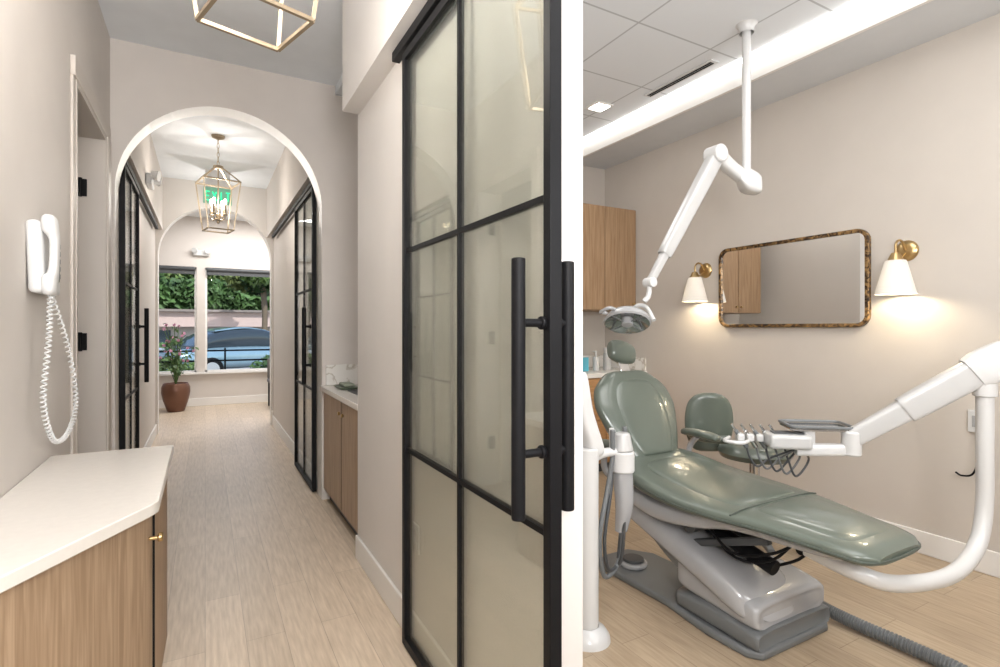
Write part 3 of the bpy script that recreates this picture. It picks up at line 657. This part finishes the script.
# ---------------------------------------------------------------- waiting area
COP=mat('copper_planter',(.18,.09,.06),.35,.5)
grp('potted_plant')
pc=V((-.40,9.72,0))
lathe('pot',[(.001,0),(.11,.0),(.12,.01),(.175,.18),(.198,.30),(.195,.38),(.17,.44),(.16,.42),(.001,.41)],pc,COP)
st=[];
for i in range(22):
    a=random.uniform(0,6.28); r=random.uniform(.05,.28); h=random.uniform(.35,.95)
    st.append(catmull([pc+V((0,0,.41)),pc+V((r*.4*math.cos(a),r*.4*math.sin(a),.41+h*.6)),pc+V((r*math.cos(a),r*math.sin(a),.41+h))],5))
multitube('stems',st,.005,mat('stem_green',(.06,.12,.03),.6),n=5)
lv=[];lf=[];fv=[];ff=[]
for s in st:
    for k in range(7):
        p=s[random.randint(3,len(s)-1)]+V([random.uniform(-.05,.05) for _ in range(3)]); a=V([random.uniform(-1,1) for _ in range(3)]).normalized(); b=a.orthogonal().normalized(); L_=random.uniform(.03,.06)
        o=len(lv); lv+=[p-a*L_,p+b*L_*.4,p+a*L_,p-b*L_*.4]; lf.append((o,o+1,o+2,o+3))
    p=s[-1]
    for k in range(3):
        a=V([random.uniform(-1,1) for _ in range(3)]).normalized(); b=a.orthogonal().normalized(); L_=.03; o=len(fv); fv+=[p-a*L_,p+b*L_,p+a*L_,p-b*L_]; ff.append((o,o+1,o+2,o+3))
mk('leaves',lv,lf,mat('leaf',(.06,.12,.035),.5)); mk('blossoms',fv,ff,mat('blossom',(.50,.25,.35),.6))
end()
grp('reception_desk')
box('body',-1.6,-.62,8.3,8.9,0,.95,OAK,bevel=.003); box('top',-1.65,-.58,8.25,8.95,.95,.99,QUARTZ,bevel=.004); box('kick',-.622,-.612,8.3,8.9,0,.10,DGREY)
end()
grp('waiting_chair')
CF=mat('chair_fabric',(.12,.11,.105),.8)
box('seat',.90,1.42,9.15,9.65,.40,.46,CF,bevel=.02,seg=3); obox('back',(1.16,9.68,.62),(.50,.05,.34),R('X',-8),CF,bevel=.02,seg=3)
for x in (.93,1.39):
    for y in (9.18,9.62): cyl('leg',(x,y,0),(x,y,.40),.014,BLACK,n=12)
end()
# ---------------------------------------------------------------- outside
box('ground_outside',-40,40,10.4,70,-.25,-.15,mat('asphalt',(.28,.28,.28),.9,var=.1))
grp('patio_railing')
segs=[[V((-3,12,z)),V((4,12,z))] for z in (.45,.65,.85)]+[[V((x,12,-.15)),V((x,12,.9))] for x in (-3,-1.5,.35,1.5,3)]
multitube('bars',segs,.018,BLACK,n=6); end()
def blob(name,c,r,n,m,leaf=.12):
    vs=[];fs=[]
    for i in range(n):
        d=V([random.gauss(0,1) for _ in range(3)]).normalized()*random.uniform(.5,1.05); p=V(c)+V((d.x*r[0],d.y*r[1],d.z*r[2]))
        a=V([random.uniform(-1,1) for _ in range(3)]).normalized(); b=a.orthogonal().normalized(); L_=leaf*random.uniform(.6,1.3); o=len(vs)
        vs+=[p-a*L_,p+b*L_*.6,p+a*L_,p-b*L_*.6]; fs.append((o,o+1,o+2,o+3))
    return mk(name,vs,fs,m)
BARK=mat('bark',(.12,.09,.06),.9)
FOL=[mat('foliage_%d'%i,c,.6,var=.5,scale=1.2) for i,c in enumerate(((.05,.10,.025),(.09,.15,.035),(.035,.075,.02),(.15,.19,.06)))]
def tree(x,y,h,r,k0,n=900):
    grp('tree'); tube('trunk',[(x,y,-.15),(x+.1,y,h*.5),(x,y,h)],.12,BARK)
    for k in range(4): blob('foliage',(x+random.uniform(-r,r)*.6,y+random.uniform(-1,1),h+random.uniform(-.6,.9)*r*.5),(r*.75,r*.6,r*.55),n,FOL[(k0+k)%4],.15)
    end()
for x,y,h,r,c in ((-5,38,4.4,2.4,0),(-2.4,37.5,4.0,2.4,1),(0.2,38,4.3,2.5,2),(2.6,37.5,4.0,2.4,3),(5.2,38,4.4,2.4,0),(-3.8,44,5.8,3.6,2),(-.2,45,6.3,3.8,0),(3.6,44,6.3,3.8,1)): tree(x,y,h,r,c)
for x,y,h,r,c in ((-2.6,25,3.3,1.1,3),(2.2,25.5,3.5,1.1,1)): tree(x,y,h,r,c,700)
grp('hedge')
blob('foliage',(0,33,2.9),(9,.7,.95),5000,FOL[0],.22); blob('foliage_b',(0,33.3,2.2),(9,.7,1.6),4000,FOL[2],.22); multitube('stems',[[V((x,33,-.15)),V((x,33,2.6))] for x in range(-8,9,2)],.07,BARK); end()
grp('strip_building')
box('walls',-14,14,29,31.5,-.15,1.35,mat('bldg_wall',(.36,.32,.29),.8)); box('awning',-14.2,14.2,28.4,31.6,1.35,2.05,mat('awning_pink',(.46,.35,.31),.8),bevel=.02); box('roof_edge',-14.4,14.4,28.2,31.8,2.05,2.16,mat('roof',(.20,.17,.15),.8))
for i in range(8): box('shop_window',-12+i*3,-10.4+i*3,28.96,29.0,.2,1.2,mat('shop_glass',(.05,.07,.08),.1))
end()
for i,(x,y) in enumerate(((-2.2,14.0),(-.75,13.6),(1.6,13.8),(3.0,14.2),(-.2,21.5))):
    grp('hedge'); blob('leaves',(x,y,.25 if y<20 else .4),(.7,.5,.42) if y<20 else (1.4,.5,.55),1400,FOL[1 if i%2 else 0],.06 if y<20 else .1); tube('stem',[(x,y,-.15),(x,y,.2)],.04,DGREY,curve=False); end()
def car(x,y,rot,col,name='parked_car'):
    grp(name); m=mat('car_paint',col,.2,.3,coat=1); g=mat('car_glass',(.03,.04,.05),.05); rz=R('Z',rot)
    def S(l,z,hw,th): return (V((x,y,-.15))+rz@V((l,0,z)),rz@V((0,hw,0)),V((0,0,th)))
    loft('body',[S(-2.2,.55,.60,.15),S(-2.1,.58,.82,.27),S(-1.2,.62,.88,.32),S(0,.62,.90,.33),S(1.2,.60,.88,.31),S(2.0,.54,.82,.25),S(2.2,.50,.62,.13)],m,e=4)
    loft('cabin',[S(-1.7,.92,.70,.05),S(-1.1,1.08,.70,.26),S(-.2,1.14,.70,.33),S(.5,1.10,.70,.28),S(1.15,.92,.70,.05)],g,e=4)
    loft('roof',[S(-1.1,1.36,.56,.02),S(-.3,1.45,.60,.035),S(.4,1.38,.56,.02)],m,e=4)
    for l in (-1.35,1.35):
        for s in (-1,1):
            c=V((x,y,-.15))+rz@V((l,s*.82,.33)); cyl('wheel',c-rz@V((0,.1,0)),c+rz@V((0,.1,0)),.33,BLACK,bevel=.03); cyl('rim',c+rz@V((0,s*.09,0)),c+rz@V((0,s*.11,0)),.2,SILV)
    end()
car(1.0,17.6,25,(.20,.30,.36)); car(-2.6,18.6,60,(.45,.47,.5))
# ---------------------------------------------------------------- lights
area('hall_ceiling_light',(.1,.4,3.13),.30,.30,14,(1,.98,.95))
area('waiting_ceiling_light',(.9,9.0,3.12),2.2,1.2,90,(1,.98,.96))
area('treatment_ceiling_light',(2.0,.6,3.05),1.6,1.6,36,(1,.985,.965))
area('treatment_ceiling_light.001',(1.9,3.2,3.05),.6,.6,9,(1,.97,.93))
area('ceiling_fill_hall',(.1,-.7,1.75),.8,.8,66,(.99,.99,1),aim=(.1,3.6,3.15))  # unseen fill lamp added behind the camera to lighten the hall ceiling
area('ceiling_fill_room',(1.9,-.9,1.8),.8,.8,38,(.98,.99,1),aim=(2.3,2.4,3.1))  # second added fill, out of view, aimed up to brighten the treatment room
point('hall_middle_light',(.13,7.3,2.6),8,(1,.97,.93),.0)
l=bpy.data.lights.new('sun','SUN'); l.energy=5.0; l.angle=.02; o=bpy.data.objects.new('sun',l); o.rotation_euler=(math.radians(42),0,math.radians(25)); COL.objects.link(o)
w=bpy.data.worlds.new('World'); scene.world=w; w.use_nodes=True; nt=w.node_tree; bg=nt.nodes['Background']
sk=nt.nodes.new('ShaderNodeTexSky'); sk.sky_type='NISHITA'; sk.sun_disc=False; sk.sun_elevation=math.radians(45); sk.sun_rotation=math.radians(200)
nt.links.new(sk.outputs[0],bg.inputs[0]); bg.inputs[1].default_value=.33
bpy.context.view_layer.update()
for e in [o for o in COL.objects if o.type=='EMPTY']:
    ch=[c for c in COL.objects if c.parent==e]
    if not ch: continue
    ps=[V(b) for c in ch for b in c.bound_box]
    c0=V([(min(p[i] for p in ps)+max(p[i] for p in ps))/2 for i in range(3)]); c0.z=min(p.z for p in ps)
    e.location=c0
    for c in ch: c.location=-c0
cam=bpy.data.cameras.new('camera'); cam.sensor_width=36; cam.lens=19.15; cam.shift_y=-.0055; cam.clip_start=.05
co=bpy.data.objects.new('camera',cam); co.location=(0,0,1.3); co.rotation_euler=(math.radians(90),0,math.radians(-29)); COL.objects.link(co); scene.camera=co
scene.view_settings.view_transform='Standard'; scene.view_settings.look='None'; scene.view_settings.exposure=0
